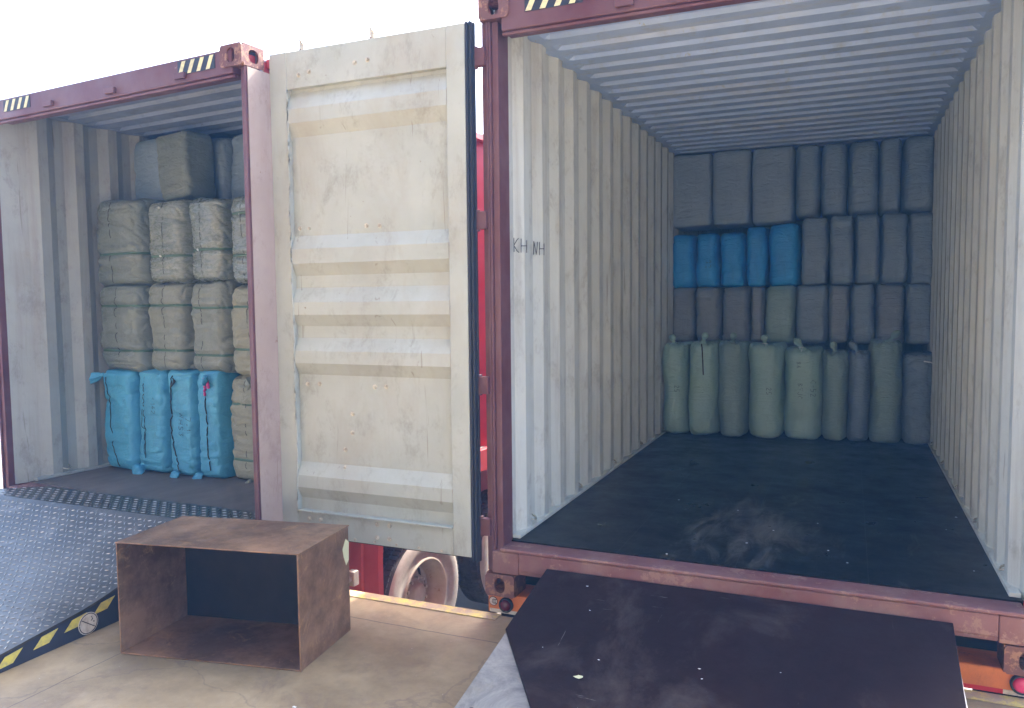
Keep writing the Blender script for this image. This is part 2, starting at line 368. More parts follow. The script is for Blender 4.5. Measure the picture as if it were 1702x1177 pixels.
# ------------------------------------------------------------------ containers
H = 2.63; W = 2.34; L = 12.0; HC = H+.105
def prof_side(y):
    """inward height of corrugation at depth y"""
    t = (y-.188) % .278
    if y < .188: return 0.0
    if t < .068: return .036*(t/.068)*1.0
    if t < .140: return .036
    if t < .208: return .036*(1-(t-.068-.072)/.068)
    return 0.0
def casting(parent, cx, y0, cz, sx, label=None):
    """corner casting with real oval holes on the rear face and the outer side; sx = +1 if outer side is -x"""
    bm = B(); wx, dy, hz, t = .165, .178, .118, .014
    x0 = cx; x1 = cx+wx; z0 = cz; z1 = cz+hz
    def plate(o, e1, e2, w_, h_, nrm, a, b):
        o, e1, e2, nrm = map(Vector, (o, e1, e2, nrm)); n = 32; outr, inn = [], []
        for i in range(n):
            th = 2*pi*i/n + pi/n; cx_, cy_ = cos(th), sin(th)
            k = min(w_/2/abs(cx_) if abs(cx_) > 1e-6 else 1e9, h_/2/abs(cy_) if abs(cy_) > 1e-6 else 1e9)
            outr.append((cx_*k, cy_*k))
            se = (abs(cx_/a)**2.6+abs(cy_/b)**2.6)**(-1/2.6); inn.append((cx_*se, cy_*se))
        L_ = []
        for d in (0, t):
            L_.append([bm.verts.new(o+e1*p[0]+e2*p[1]-nrm*d) for p in outr]); L_.append([bm.verts.new(o+e1*p[0]+e2*p[1]-nrm*d) for p in inn])
        for i in range(n):
            j = (i+1) % n
            bm.faces.new((L_[0][i],L_[0][j],L_[1][j],L_[1][i])); bm.faces.new((L_[1][i],L_[1][j],L_[3][j],L_[3][i]))
            bm.faces.new((L_[2][i],L_[3][i],L_[3][j],L_[2][j]))
            bm.faces.new((L_[0][i],L_[2][i],L_[2][j],L_[0][j]))
    plate(((x0+x1)/2, y0, (z0+z1)/2), (1,0,0), (0,0,1), wx, hz, (0,-1,0), .030, .040)
    xo = x0 if sx > 0 else x1
    plate((xo, y0+dy/2, (z0+z1)/2), (0,1,0), (0,0,1), dy-2*t-.001, hz-.001, (-sx,0,0), .036, .036)
    box(bm, (x0+t,y0+t,z0), (x1-t,y0+dy,z0+t)); box(bm, (x0+t,y0+t,z1-t), (x1-t,y0+dy,z1))
    box(bm, (x0+t,y0+dy-t,z0+t), (x1-t,y0+dy,z1-t))
    xi = (x1-t, x1) if sx > 0 else (x0, x0+t)
    box(bm, (xi[0],y0+t,z0+.001), (xi[1],y0+dy-t,z1-.001))
    o = obj('corner_casting', bm, RUSTY, parent); return o

def container(name_loc, rz, label, floor_m, zwall=WALLW, right_out=0.0, left_out=0.0, wide_left=True, H=2.63, HH=.165, roofm=ROOF_GLARE, cz=.065):
    HC = H+.105
    root = empty('shipping_container', name_loc, rz, label, 'container')
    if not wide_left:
        bm = B(); box(bm, (W+.0515,-.012,-.13), (W+.0545,.19,H+.03)); obj('post_side', bm, PALE_PINK, root, bevel=.001)
    # floor
    bm = B(); box(bm, (-.0095,.10,-.03), (W+.0095,L-.021,0)); obj('floor', bm, floor_m, root)
    # sill: top tread plate, rolled lip, front face
    bm = B()
    box(bm, (-.002,.012,-.05), (W+.002,.10,-.006)); 
    box(bm, (-.002,-.052,-.020), (W+.002,.012,-.002)); box(bm, (.10,-.048,-.115), (W-.10,.06,-.021))
    box(bm, (-.05,-.046,-.14), (.099,.06,-.0215)); box(bm, (W-.099,-.046,-.14), (W+.05,.06,-.0215))
    obj('door_sill', bm, SILLM, root, bevel=.006)
    bm = B(); box(bm, (.10,-.040,-.135), (W-.10,-.01,-.1155)); obj('sill_flange', bm, SILLM, root, bevel=.003)
    # header
    bm = B(); box(bm, (.03,-.04,H), (W-.03,.09,H+HH)); box(bm, (.03,-.030,H-.02), (W-.03,.0,H-.0005))
    hd = obj('door_header', bm, MAROON, root, bevel=.008)
    for k in range(3):
        bm = B(); x = .62+k*.62; box(bm, (x,-.062,H+.02), (x+.09,-.0405,H+.055))
        obj('cam_keeper', bm, MAROON, hd, bevel=.004)
    for xs in (.16, W-.46):
        bm = B(); box(bm, (xs,-.0432,H+HH-.09), (xs+.30,-.0405,H+HH-.015))
        hm = obj('hazard_marking', bm, HB, hd)
        bm = B()
        for k in range(4):
            x = xs+.004+k*.075; prism(bm, [(x,-.0434,H+HH-.088),(x+.030,-.0434,H+HH-.088),(x+.064,-.0434,H+HH-.017),(x+.034,-.0434,H+HH-.017)], (0,-.0015,0))
        obj('pale_stripes', bm, PY, hm)
    # posts
    for s, xi in ((-1, -left_out), (1, W+right_out)):
        bm = B()
        def bx(a, b, y0, y1):
            xa, xb = xi+s*a, xi+s*b; box(bm, (min(xa,xb),y0,-.14), (max(xa,xb),y1,H+cz-.002))
        bx(0,.036,-.010,.12); bx(.0365,.048,-.026,.19)
        if s < 0 and wide_left: bx(.0485,.060,-.030,.12); bx(.0605,.09,-.012,.16)
        obj('corner_post', bm, MAROON, root, bevel=.004)
        for z in ((.10,.85,1.70,2.52) if (s < 0 and wide_left) else ()):
            bm = B(); xa, xb = xi+s*.060, xi+s*.128; box(bm, (min(xa,xb),-.052,z-.045), (max(xa,xb),-.0125,z+.045))
            cyl(bm, (xi+s*.118,-.035,z-.055), (0,0,1), .017, .11, 12)
            obj('hinge_lug', bm, MAROON, root, bevel=.003)
        eo = .09 if (s < 0 and wide_left) else .052; ex = xi-eo if s < 0 else xi+eo-.165
        casting(root, ex, -.05, H+cz, 1 if s < 0 else -1)
        casting(root, ex, -.05, -.262, 1 if s < 0 else -1)
    # side walls (inner white, outer red), real sheet with thickness
    for s, xi in ((-1, 0), (1, W)):
        bm = B(); ys = [.0]
        y = .188
        ys = [.012,.188]
        while y < L-.3:
            ys += [y+.068, y+.140, y+.208, y+.278]; y += .278
        ys.append(L-.02)
        inn0, inn1, o0, o1 = [], [], [], []
        for q in ys:
            d = prof_side(q-1e-4 if q > .2 else q); d = 0 if q <= .188 or q == ys[-1] else [.036,.036,0,0][(ys.index(q)-2) % 4]
            xx = xi - s*d*1.0 + s*.010
            if q == ys[0]: xx += s*(left_out if s < 0 else right_out)
            inn0.append(bm.verts.new((xx,q,-.012))); inn1.append(bm.verts.new((xx,q,HC+.01)))
            o0.append(bm.verts.new((xx+s*.004,q,-.012))); o1.append(bm.verts.new((xx+s*.004,q,HC+.01)))
        for i in range(len(ys)-1):
            bm.faces.new((inn0[i],inn0[i+1],inn1[i+1],inn1[i])).material_index = 0
            bm.faces.new((o0[i],o0[i+1],o1[i+1],o1[i])).material_index = 1
        obj('side_wall', bm, [zwall, RED], root)
        bm = B(); xa, xb = xi+s*.006, xi-s*.0385
        box(bm, (min(xa,xb),.13,.0015), (max(xa,xb),L-.04,.022)); obj('floor_angle', bm, zwall, root, bevel=.003)
        for k in range(5):
            y = .36+.834*k; bm = B(); x = xi-s*.004 if k >= 0 else xi
            tube(bm, [(xi+s*.008,y-.03,.07),(xi-s*.028,y-.028,.055),(xi-s*.040,y,.045),(xi-s*.028,y+.028,.055),(xi+s*.008,y+.03,.07)], .005, 6); obj('lashing_ring', bm, BOLT, root, smooth=True)
        bm = B()
        xa, xb = xi+s*.016, xi+s*.075
        box(bm, (min(xa,xb),.165,HC-.04), (max(xa,xb),L,HC+.012)); obj('top_rail', bm, RED, root, bevel=.004)
        bm = B(); box(bm, (min(xa,xb),.165,-.16), (max(xa,xb),L,.02)); obj('bottom_rail', bm, RED, root, bevel=.004)
    # roof
    bm = B(); y = .10; r0_, r1_ = [], []
    lv = []
    while y < L-.2:
        lv += [(y,0),(y+.070,0),(y+.088,.022),(y+.155,.022),(y+.173,0)]; y += .209
    lv.append((L+.005,0))
    for q, d in lv:
        r0_.append((bm.verts.new((-.02,q,HC+.0)), bm.verts.new((.07,q,HC+.0)), bm.verts.new((.10,q,HC+d)), bm.verts.new((W-.10,q,HC+d)), bm.verts.new((W-.07,q,HC)), bm.verts.new((W+.02,q,HC))))
    for a, b in zip(r0_, r0_[1:]):
        for k in range(5): bm.faces.new((a[k],b[k],b[k+1],a[k+1]))
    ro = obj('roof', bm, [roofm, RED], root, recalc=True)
    sm = ro.modifiers.new('solid','SOLIDIFY'); sm.thickness = .004; sm.offset = 0
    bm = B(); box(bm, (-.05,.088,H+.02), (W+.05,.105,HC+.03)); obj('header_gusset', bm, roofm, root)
    # far end wall
    bm = B(); box(bm, (-.06,L-.02,-.16), (W+.06,L+.03,HC+.06)); ew = obj('end_wall', bm, RED, root, bevel=.01)
    bm = B(); box(bm, (-.0,L-.035,.001), (W,L-.0215,HC-.01)); obj('end_lining', bm, zwall, ew)
    # cross members below floor
    bm = B()
    for k in range(38): box(bm, (.02,.25+k*.31,-.15), (W-.02,.29+k*.31,-.032))
    obj('cross_members', bm, MAROON, root)
    return root

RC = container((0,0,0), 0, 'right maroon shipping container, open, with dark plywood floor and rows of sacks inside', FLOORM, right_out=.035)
TH = -.084
LO = Vector((-3.768,-.051,.02))
LC = container(LO, TH, 'left shipping container, open, behind the checker plate ramp, stacked with wrapped bales', FLOORL, left_out=.075, wide_left=False, H=2.525, HH=.135, roofm=ROOF_SHADE, zwall=WALLD, cz=.035)
LM = Matrix.Translation(LO) @ Matrix.Rotation(TH,4,'Z')

# writing on the wall
def wallpt(y, z):
    return Vector((.010+prof_side(y)+.001, y, z))
for txt, y0, kx in (('K', .145, 1.05), ('H', .212, .78), ('N', .424, 1.06), ('H', .488, .67)):
    o = obj('handwriting', strokes(txt, lambda a, b: wallpt(y0+a*kx, 1.545+b), .075, .0022), INK, RC)

# ------------------------------------------------------------------ open door of the right container
door = bpy.data.objects.new('door', None); COL.objects.link(door); door.parent = RC
door['label'] = 'cream inner face of the open door, scuffed and bolted'
X0, X1, YF = -1.372, -.145, -.100       # free edge, hinge edge, visible face
bm = B()
box(bm, (X0,YF,-.055), (-1.255,YF+.045,2.68)); box(bm, (-.250,YF,-.055), (X1,YF+.045,2.68))
box(bm, (-1.2548,YF+.002,2.475), (-.2502,YF+.045,2.68)); box(bm, (-1.2548,YF+.002,-.055), (-.2502,YF+.045,.095))
obj('door_frame', bm, CREAM, door, bevel=.004)
# corrugated panel
D = .040
pz = [(2.475,1),(2.457,1),(2.364,0),(2.288,0),(2.215,1),(1.662,1),(1.588,0),(1.508,0),(1.44,1),(1.37,1),(1.289,0),(1.22,0),(1.155,1),(1.087,1),(1.014,0),(.946,0),(.879,1),(.371,1),(.298,0),(.229,0),(.161,1),(.095,1)]
bm = B(); cols = 40; grid = []
for z, d in pz:
    row = []
    for i in range(cols+1):
        t = i/cols; x = -1.2545+(1.0042)*t
        dent = .004*noise.noise(Vector((x*3,z*3,1)))+ (.008*max(0,noise.noise(Vector((x*6,z*5,4)))) if d else 0)
        row.append(bm.verts.new((x, YF+.0025+D*d*.93-dent*(1 if d else .4), z)))
    grid.append(row)
for a, b in zip(grid, grid[1:]):
    for i in range(cols): bm.faces.new((a[i],b[i],b[i+1],a[i+1]))
po = obj('door_panel', bm, CREAM, door); s_ = po.modifiers.new('s','SOLIDIFY'); s_.thickness=.003; s_.offset=1
bm = B(); box(bm, (X0+.01,YF+.048,-.05), (X1-.01,YF+.052,2.675)); obj('outer_skin', bm, RED, door)
# ragged sealant bead along the free-side stile, and the ledge over the bottom rail
bm = B(); P = []
for i in range(70):
    z = 2.47-(2.47-.08)*i/69; P.append((-1.253+.012*noise.noise(Vector((0,z*3.1,2)))+.006*noise.noise(Vector((0,z*13,2))), YF-.002, z))
tube(bm, P, .0055, 6)
obj('sealant_bead', bm, CREAM, door, smooth=True)
bm = B(); box(bm, (-1.25,YF-.014,.088), (-.2505,YF+.0015,.099)); obj('ledge', bm, CREAM, door, bevel=.003)
bm = B()
box(bm, (X1+.0005,YF+.002,-.075), (X1+.014,YF+.05,2.685)); box(bm, (X1+.0145,YF+.014,-.085), (X1+.028,YF+.055,2.69)); box(bm, (X1-.02,YF+.0455,-.085), (X1+.033,YF+.062,2.69))
box(bm, (X0-.004,YF+.0465,-.075), (X1-.021,YF+.058,-.0555))
obj('gasket', bm, RUBBER, door, bevel=.003)
for (x, z) in [(-1.216,1.707),(-1.149,1.704),(-.771,1.703),(-.687,1.699),(-1.192,.823),(-1.109,.826),(-.74,.821),(-.667,.824),(-.89,.665),(-.893,.557),(-.944,.459),(-.947,.356)]:
    bm = B(); y = YF+.0025+D*.93
    cyl(bm, (x,y-.004,z), (0,-1,0), .0135, .003, 20); cyl(bm, (x,y-.007,z), (0,-1,0), .0095, .008, 6); obj('bolt', bm, BOLT, door, bevel=.001)
for (x, z) in [(-.721,.062),(-.643,.062),(-.723,-.012),(-.645,-.012),(-1.17,2.545),(-1.10,2.555),(-.80,2.565),(-.72,2.57),(-1.18,.05),(-1.1,.05)]:
    bm = B(); cyl(bm, (x,YF+.002,z), (0,-1,0), .0135, .003, 20); cyl(bm, (x,YF-.001,z), (0,-1,0), .0095, .008, 6); obj('bolt', bm, BOLT, door, bevel=.001)
for x in (-.87,-.74,-.60,-.46,-.32):
    bm = B(); cyl(bm, (x,YF+.0015,-.038), (0,-1,0), .008, .004, 12); obj('rivet', bm, BOLT, door)
for x in (-1.21,-.743):
    bm = B(); cyl(bm, (x,YF+.085,-.03), (0,0,1), .017, 2.74, 14); 
    box(bm, (x-.03,YF+.053,.9), (x+.03,YF+.10,.96)); box(bm, (x-.03,YF+.053,1.9), (x+.03,YF+.10,1.96))
    rod = obj('locking_rod', bm, MAROON, door)
    bm = B(); prism(bm, [(x-.004,YF+.07,2.70),(x+.022,YF+.07,2.70),(x+.024,YF+.07,2.735),(x+.006,YF+.07,2.76),(x-.006,YF+.07,2.785),(x-.016,YF+.07,2.79),(x-.008,YF+.07,2.77),(x-.006,YF+.07,2.74)], (0,.025,0))
    obj('cam_hook', bm, BOLT, rod, bevel=.003)
for z in (.10,.85,1.70,2.52):
    bm = B(); box(bm, (X1-.01,YF+.064,z-.035), (-.093,YF+.078,z+.035)); cyl(bm, (-.118,YF+.071,z-.04), (0,0,1), .014,.08,10); obj('hinge', bm, MAROON, door, bevel=.003)

# ------------------------------------------------------------------ trailers under the containers
def wheel(parent, c, face=1):
    """axle along x; face=+1 shows the outer side towards +x"""
    cx, cy, cz = c
    bm = B()
    R_ = .50
    lathe(bm, (cx-.29*face,cy,cz), (face,0,0), [(.30,.0),(.42,-.005),(.475,.012),(.50,.035),(.503,.06),(.503,.22),(.50,.245),(.475,.27)], 64)
    t = obj('tyre', bm, TYRE, parent, smooth=True)
    bm = B()
    for i in range(80):
        a = 2*pi*i/80
        q = Matrix.Rotation(a,3,'X')
        for xo, tw in ((-.245,.07),(-.15,.05),(-.085,.055)):
            vs = box(bm, (cx+face*xo-.0 if face>0 else cx-face*xo, cy-.014, cz+.497), ((cx+face*(xo+tw)) if face>0 else cx, cy+.014, cz+.512))
            for v in vs: v.co = Vector(c)+q@(v.co-Vector(c))
    obj('tread', bm, TYRE, t)
    bm = B(); lathe(bm, (cx,cy,cz), (face,0,0), [(.475,-.020),(.465,-.008),(.44,.0),(.40,.004),(.36,.0),(.345,-.010),(.325,-.012),(.300,-.015),(.292,-.010)], 64)
    obj('sidewall', bm, SIDEW, t, smooth=True)
    bm = B(); lathe(bm, (cx,cy,cz), (face,0,0), [(.295,-.012),(.285,.0),(.275,-.005),(.262,-.05),(.235,-.10),(.222,-.150)], 64)
    rm = obj('rim', bm, RIM, t if False else parent, smooth=True)
    # disc with hand holes
    bm = B(); n = 96; nh = 8; rings = []
    prof = [(.223,-.150),(.205,-.155),(.150,-.118),(.115,-.112),(.095,-.108),(.085,-.07),(.06,-.062),(.0005,-.060)]
    for rr, h in prof:
        rings.append([bm.verts.new((cx+face*h, cy+rr*cos(2*pi*i/n), cz+rr*sin(2*pi*i/n))) for i in range(n)])
    for k, (a, b) in enumerate(zip(rings, rings[1:])):
        for i in range(n):
            if k == 1 and (i % 12) in (1,2,3,4): continue
            bm.faces.new((a[i],a[(i+1)%n],b[(i+1)%n],b[i]))
    obj('wheel_disc', bm, RIM, rm, smooth=True)
    bm = B()
    for i in range(10):
        a = 2*pi*i/10+.2; cyl(bm, (cx-face*.112, cy+.128*cos(a), cz+.128*sin(a)), (face,0,0), .013, .03, 6)
    obj('wheel_nut', bm, BOLT, rm)

def trailer(loc, rz, label, beam, axles, cat='trailer'):
    t = empty('semi_trailer', loc, rz, label, cat)
    bm = B()
    box(bm, (-.098,.004,-.372), (W+.098,.012,-.268)); box(bm, (-.098,.0125,-.276), (W+.098,.19,-.268)); box(bm, (-.098,.0125,-.372), (W+.098,.19,-.364))
    box(bm, (-.098,.182,-.3635), (W+.098,.19,-.2765))
    obj('rear_beam', bm, beam, t, bevel=.004)
    bm = B(); box(bm, (-.03,.1905,-.372), (W+.03,.2,-.162)); obj('gap_blocker_plate', bm, VOID, t)  # added near-black plate: hides the bright road, stands for shade below the sill
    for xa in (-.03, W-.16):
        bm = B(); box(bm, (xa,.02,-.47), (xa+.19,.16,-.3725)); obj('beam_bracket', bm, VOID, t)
    for x in (.62, 1.60):
        bm = B(); box(bm, (x,.20,-.29), (x+.12,11.5,-.275)); box(bm, (x+.055,.20,-.70), (x+.065,11.5,-.2905)); box(bm, (x,.20,-.715), (x+.12,11.5,-.7005))
        obj('chassis_beam', bm, beam, t)
    for y in (.55,4.0,8.0,11.2):
        bm = B(); box(bm, (.0,y,-.2745), (W,y+.16,-.156)); obj('blocker_bolster', bm, VOID, t)  # cross beams added to keep the see-through gap under the container dark
    for cy in axles:
        bm = B(); cyl(bm, (.2,cy,-.98), (1,0,0), .065, W-.4, 16); obj('axle', bm, VOID, t)
        for s, xx in ((-1,-.02),(1,W+.02)):
            h = bpy.data.objects.new('wheel', None); COL.objects.link(h); h.parent = t
            wheel(h, (xx,cy,-.98), s)
    return t
TR = trailer((0,0,0), 0, 'orange semi trailer carrying the right container, its rear beam showing below the sill', ORANGE, (4.6,5.9))
bm = B(); cyl(bm, (-.068,.0035,-.312), (0,-1,0), .0245, .0015, 32); st = obj('certification_sticker', bm, INK, TR)
bm = B(); cyl(bm, (-.068,.0018,-.312), (0,-1,0), .0215, .0012, 32); obj('sticker_face', bm, SW, st)
bm = B()
for k in range(3):
    c0 = -.061+k*.008-.004
    tube(bm, [(c0-.0+.008*cos(a), -.0002, -.312+.0115*sin(a)) for a in [pi*.3+i*(pi*1.4)/10 for i in range(11)]], .0016, 5)
obj('sticker_letters', bm, INK, st)
def lamp(x, z, mat, r_):
    bm = B(); lathe(bm, (x,.004,z), (0,-1,0), [(r_*1.28,0),(r_*1.28,.014),(r_*1.15,.02),(r_*1.0,.016)], 32)
    h = obj('tail_lamp', bm, RUBBER, TR, smooth=True)
    bm = B(); lathe(bm, (x,.004,z), (0,-1,0), [(r_*1.02,.012),(r_*.9,.022),(r_*.6,.027),(r_*.3,.029),(.0005,.030)], 32)
    obj('lens', bm, mat, h, smooth=True)
lamp(.008,-.322,LRED,.031); lamp(2.335,-.318,LPNK,.033)
for a, b, k in ((-.09,.10,0),(.10,.30,1),(1.9,2.27,1),(2.27,2.42,0)):
    bm = B(); box(bm, (a+.0003,.0015,-.3705), (b,.0035,-.352)); obj('reflective_strip', bm, [SW, RRED][k], TR)

LT = trailer(LO, TH, 'red semi trailer with dusty wheels under the left container', RED, (1.66,2.97))
# red mudguard panel behind the first wheel, with pressed ribs
bm = B(); rr = []
for z, dy in ((-.28,.10),(-.40,.03),(-.55,0),(-.90,0),(-1.10,.02),(-1.28,.07)):
    rr.append([bm.verts.new((x, 1.10+dy*.3-dd, z)) for x, dd in ((W-.62,0),(W-.46,0),(W-.45,.014),(W-.40,.014),(W-.39,0),(W-.20,0),(W-.19,.014),(W-.14,.014),(W-.13,0),(W+.0,0),(W+.02,-.03))])
for a, b in zip(rr, rr[1:]):
    for q in range(10): bm.faces.new((a[q],a[q+1],b[q+1],b[q]))
mg = obj('mudguard', bm, RED, LT); s_ = mg.modifiers.new('s','SOLIDIFY'); s_.thickness=.006
bm = B(); box(bm, (W-.03,.80,-.62),(W+.03,.855,-.52)); cyl(bm,(W+.0,.80,-.57),(0,-1,0),.02,.03,10); obj('valve_bracket', bm, SIDEW, LT, bevel=.006)

# ------------------------------------------------------------------ left: dock leveller with checker plate
LV = empty('dock_leveler', (-1.86,-1.2,GZ), 0, 'steel checker plate dock leveler sloping up to the left container', 'dock ramp')
def add(bmo, name, mat, parent, **k):
    o = obj(name, bmo, mat, parent, **k); o.matrix_parent_inverse = parent.matrix_world.inverted() if False else Matrix.Translation(-Vector(parent.location)); return o
XR, XL = -1.86, -3.86
def deckz(y): return -.218+.12*(y+.832)
YH, YB2 = -1.10, -.325
def lugs(bm, P, ex, ey, nn, nu, nv, step, inside):
    """raised bars of a checker plate, alternating direction; P origin, ex/ey unit vectors on the plate"""
    for i in range(nu):
        for j in range(nv):
            a, b = (i+.5)*step, (j+.5)*step
            if not inside(a, b): continue
            c = P+ex*a+ey*b; s = 1 if (i+j) % 2 else -1
            d1 = (ex+ey*s*.55).normalized() if s > 0 else (ex*-.35+ey).normalized()
            d2 = nn.cross(d1); l_, w_, h_ = .0155, .0042, .0028
            base = [c+d1*l_*p+d2*w_*q for p, q in ((-1,0),(-.5,-1),(.5,-1),(1,0),(.5,1),(-.5,1))]
            top = [c+d1*l_*.6*p+d2*w_*.4*q+nn*h_ for p, q in ((-1,0),(-.5,-1),(.5,-1),(1,0),(.5,1),(-.5,1))]
            vb = [bm.verts.new(p) for p in base]; vt = [bm.verts.new(p) for p in top]
            bm.faces.new(vt)
            for k in range(6): bm.faces.new((vb[k],vb[(k+1)%6],vt[(k+1)%6],vt[k]))
yb = -2.15
ZB, ZT, YT = .028, .036, -.055
zH = deckz(YH); CQ = (ZB-zH-.12*(YB2-YH))/(YB2-YH)**2
def surfz(y):
    if y <= YH: return deckz(y)
    if y <= YB2: return zH+.12*(y-YH)+CQ*(y-YH)**2
    return ZB+(ZT-ZB)*(y-YB2)/(YT-YB2)
def strip(bm, ys, xl, xr, th=.011):
    """plate following surfz; xl, xr functions of y"""
    T, U = [], []
    for y in ys:
        a_, b_ = xl(y), xr(y)
        T.append((bm.verts.new((a_,y,surfz(y))), bm.verts.new((b_,y,surfz(y))))); U.append((bm.verts.new((a_,y,surfz(y)-th)), bm.verts.new((b_,y,surfz(y)-th))))
    for i in range(len(ys)-1):
        for q in ((T[i][0],T[i][1],T[i+1][1],T[i+1][0]),(U[i][0],U[i+1][0],U[i+1][1],U[i][1]),(T[i][0],T[i+1][0],U[i+1][0],U[i][0]),(T[i][1],U[i][1],U[i+1][1],T[i+1][1])): bm.faces.new(q)
    for k in (0,-1): bm.faces.new((T[k][0],T[k][1],U[k][1],U[k][0]))
    bmesh.ops.recalc_face_normals(bm, faces=bm.faces[:])
def lugs(bm, y0, y1, x0, x1f, step=.0405):
    """raised bars of a checker plate, alternating direction"""
    j = 0; y = y0+step*.5
    while y < y1-.012:
        dz = (surfz(y+.004)-surfz(y-.004))/.008; ey_ = Vector((0,1,dz)).normalized(); ex_ = Vector((1,0,0)); nn = ex_.cross(ey_)
        xr = x1f(y); xl_ = x0(y); i = 0; x = XL+step*.5
        while x < xr-.014:
            if x > xl_+.014:
                c = Vector((x,y,surfz(y)+.0002)); d1 = (ex_*.93+ey_*.37) if (i+j) % 2 else (ex_*-.37+ey_*.93)
                d2 = nn.cross(d1); l_, w_, h_ = .0145, .0036, .0028
                vb = [bm.verts.new(c+d1*l_*p+d2*w_*q) for p, q in ((-1,0),(-.5,-1),(.5,-1),(1,0),(.5,1),(-.5,1))]
                vt = [bm.verts.new(c+d1*l_*.6*p+d2*w_*.4*q+nn*h_) for p, q in ((-1,0),(-.5,-1),(.5,-1),(1,0),(.5,1),(-.5,1))]
                bm.faces.new(vt).material_index = 1
                for k in range(6): bm.faces.new((vb[k],vb[(k+1)%6],vt[(k+1)%6],vt[k])).material_index = 1
            x += step; i += 1
        y += step*ey_.y; j += 1
bm = B(); ysd = [yb, -1.6, YH]+[YH+(YB2-YH)*k/10 for k in range(1,11)]
strip(bm, ysd, lambda y: XL, lambda y: XR); lugs(bm, yb, YB2, lambda y: XL, lambda y: XR)
dk = add(bm, 'deck_plate', [DIAM, LUG], LV, recalc=False)
bm = B()
def lx(y): return XL+.06+max(0, (y-YB2-.05))/(YT-YB2-.05)*.36
def rx(y): return XR+.36
strip(bm, [YB2+.002, YB2+.05, YT-.09, YT], lx, rx, .010); lugs(bm, YB2+.004, YT, lx, rx)
lip = add(bm, 'lip_plate', [DIAM, LUG], LV, recalc=False)
# side skirt with hazard stripes
bm = B(); xk = XR-.004
prism(bm, [(xk-.02,-2.1,GZ+.002),(xk-.02,-.60,GZ+.002),(xk-.02,-.60,surfz(-.60)-.0125),(xk-.02,-.85,surfz(-.85)-.0125),(xk-.02,YH,surfz(YH)-.0125),(xk-.02,-2.1,deckz(-2.1)-.0125)], (.02,0,0))
skt = add(bm, 'side_skirt', HB, LV)
for y in (-1.62,-1.435,-1.255,-1.095,-.93):
    bm = B(); zt = surfz(y)-.018
    prism(bm, [(xk+.0005,y-.045,zt-.052),(xk+.0005,y+.035,zt-.048),(xk+.0005,y+.085,zt+.004),(xk+.0005,y+.0,zt-.006)], (.0015,0,0))
    add(bm, 'yellow_stripe', HY, skt)
bm = B(); cyl(bm, (xk+.0022,-1.008,-.322), (1,0,0), .056, .0012, 40); sg = add(bm, 'no_standing_sticker', SW, skt)
bm = B()
tube(bm, [(xk+.0040,-1.008+.050*cos(a),-.322+.050*sin(a)) for a in [2*pi*i/40 for i in range(41)]], .0022, 5)
tube(bm, [(xk+.0040,-1.044,-.296),(xk+.0040,-.972,-.350)], .0022, 5)
tube(bm, [(xk+.0040,-.990,-.292),(xk+.0040,-.984,-.306),(xk+.0040,-.994,-.314)], .0026, 5, taper=[1,1.2,.6])
tube(bm, [(xk+.0040,-.978,-.318),(xk+.0040,-.976,-.324)], .003, 5)
add(bm, 'sticker_drawing', INK, skt)

# ------------------------------------------------------------------ right: bridging plate and plywood sheet
def rz_(y): return -.09+.2*(y+.05)
bm = B()
prism(bm, [(.264,-1.49,rz_(-1.49)-.006),(2.07,-1.49,rz_(-1.49)-.006),(2.07,-.056,rz_(-.056)-.006),(.264,-.056,rz_(-.056)-.006)], (0,0,.010))
bp = obj('bridge_plate', bm, BARE, None, bevel=.003)
tag(bp, 'shiny bare steel bridge plate corner poking out from under the dark plywood sheet', 'ramp plate')
bm = B(); z = rz_(-1.16); cyl(bm, (.335,-1.085,rz_(-1.085)+.0042), (0,-.2,1), .013, .001, 20); obj('lifting_hole', bm, VOID, bp)
pl = [(.262,-.060),(.262,-.585),(.546,-1.004),(.80,-1.42),(2.03,-1.52),(2.062,-.62),(2.074,-.060)]
bm = B(); prism(bm, [(x,y,rz_(y)+.0055) for x, y in pl], (0,0,.012))
tag(obj('plywood_sheet', bm, PLY, None, bevel=.002), 'dark film-faced plywood sheet lying on the ramp up to the right container', 'plywood sheet')
def scrap(name, x, y, z, s, label, mat=TAG, seed=0, rz=0, cat='paper scrap', group=None):
    rnd = random.Random(seed); bm = B(); n = 9; top = []
    for i in range(n):
        a = 2*pi*i/n; rr = s*(.55+.6*rnd.random()); top.append(bm.verts.new((x+rr*cos(a), y+rr*.7*sin(a), z+.002+s*.25*rnd.random())))
    c_ = bm.verts.new((x,y,z+s*.12))
    for i in range(n): bm.faces.new((c_,top[i],top[(i+1)%n]))
    o = obj(name, bm, mat); m_ = o.modifiers.new('s','SOLIDIFY'); m_.thickness=.001
    tag(o, label, cat, group)
m = N('yellowed_paper'); YP = m.done((.62,.60,.36), .7)
scrap('paper_scrap', .684, -.812, rz_(-.812)+.018, .022, 'torn pale yellow paper scrap lying on the dark plywood sheet', YP, 3)
rnd = random.Random(11)
for k in range(9):
    x = .45+1.5*rnd.random(); y = -1.25+1.1*rnd.random()
    scrap('crumb', x, y, rz_(y)+.0178, .003+.003*rnd.random(), 'tiny white crumb scattered on the dark plywood sheet', TAG, k, 0, 'crumb', 'white crumbs on the plywood sheet')
for k in range(11):
    x = .25+2.0*rnd.random(); y = .14+1.3*rnd.random()**1.6
    scrap('floor_crumb', x, y, .0005, .004+.004*rnd.random(), 'tiny pale crumb on the dark floor of the right container', TAG, 50+k, 0, 'crumb', 'crumbs on the container floor')

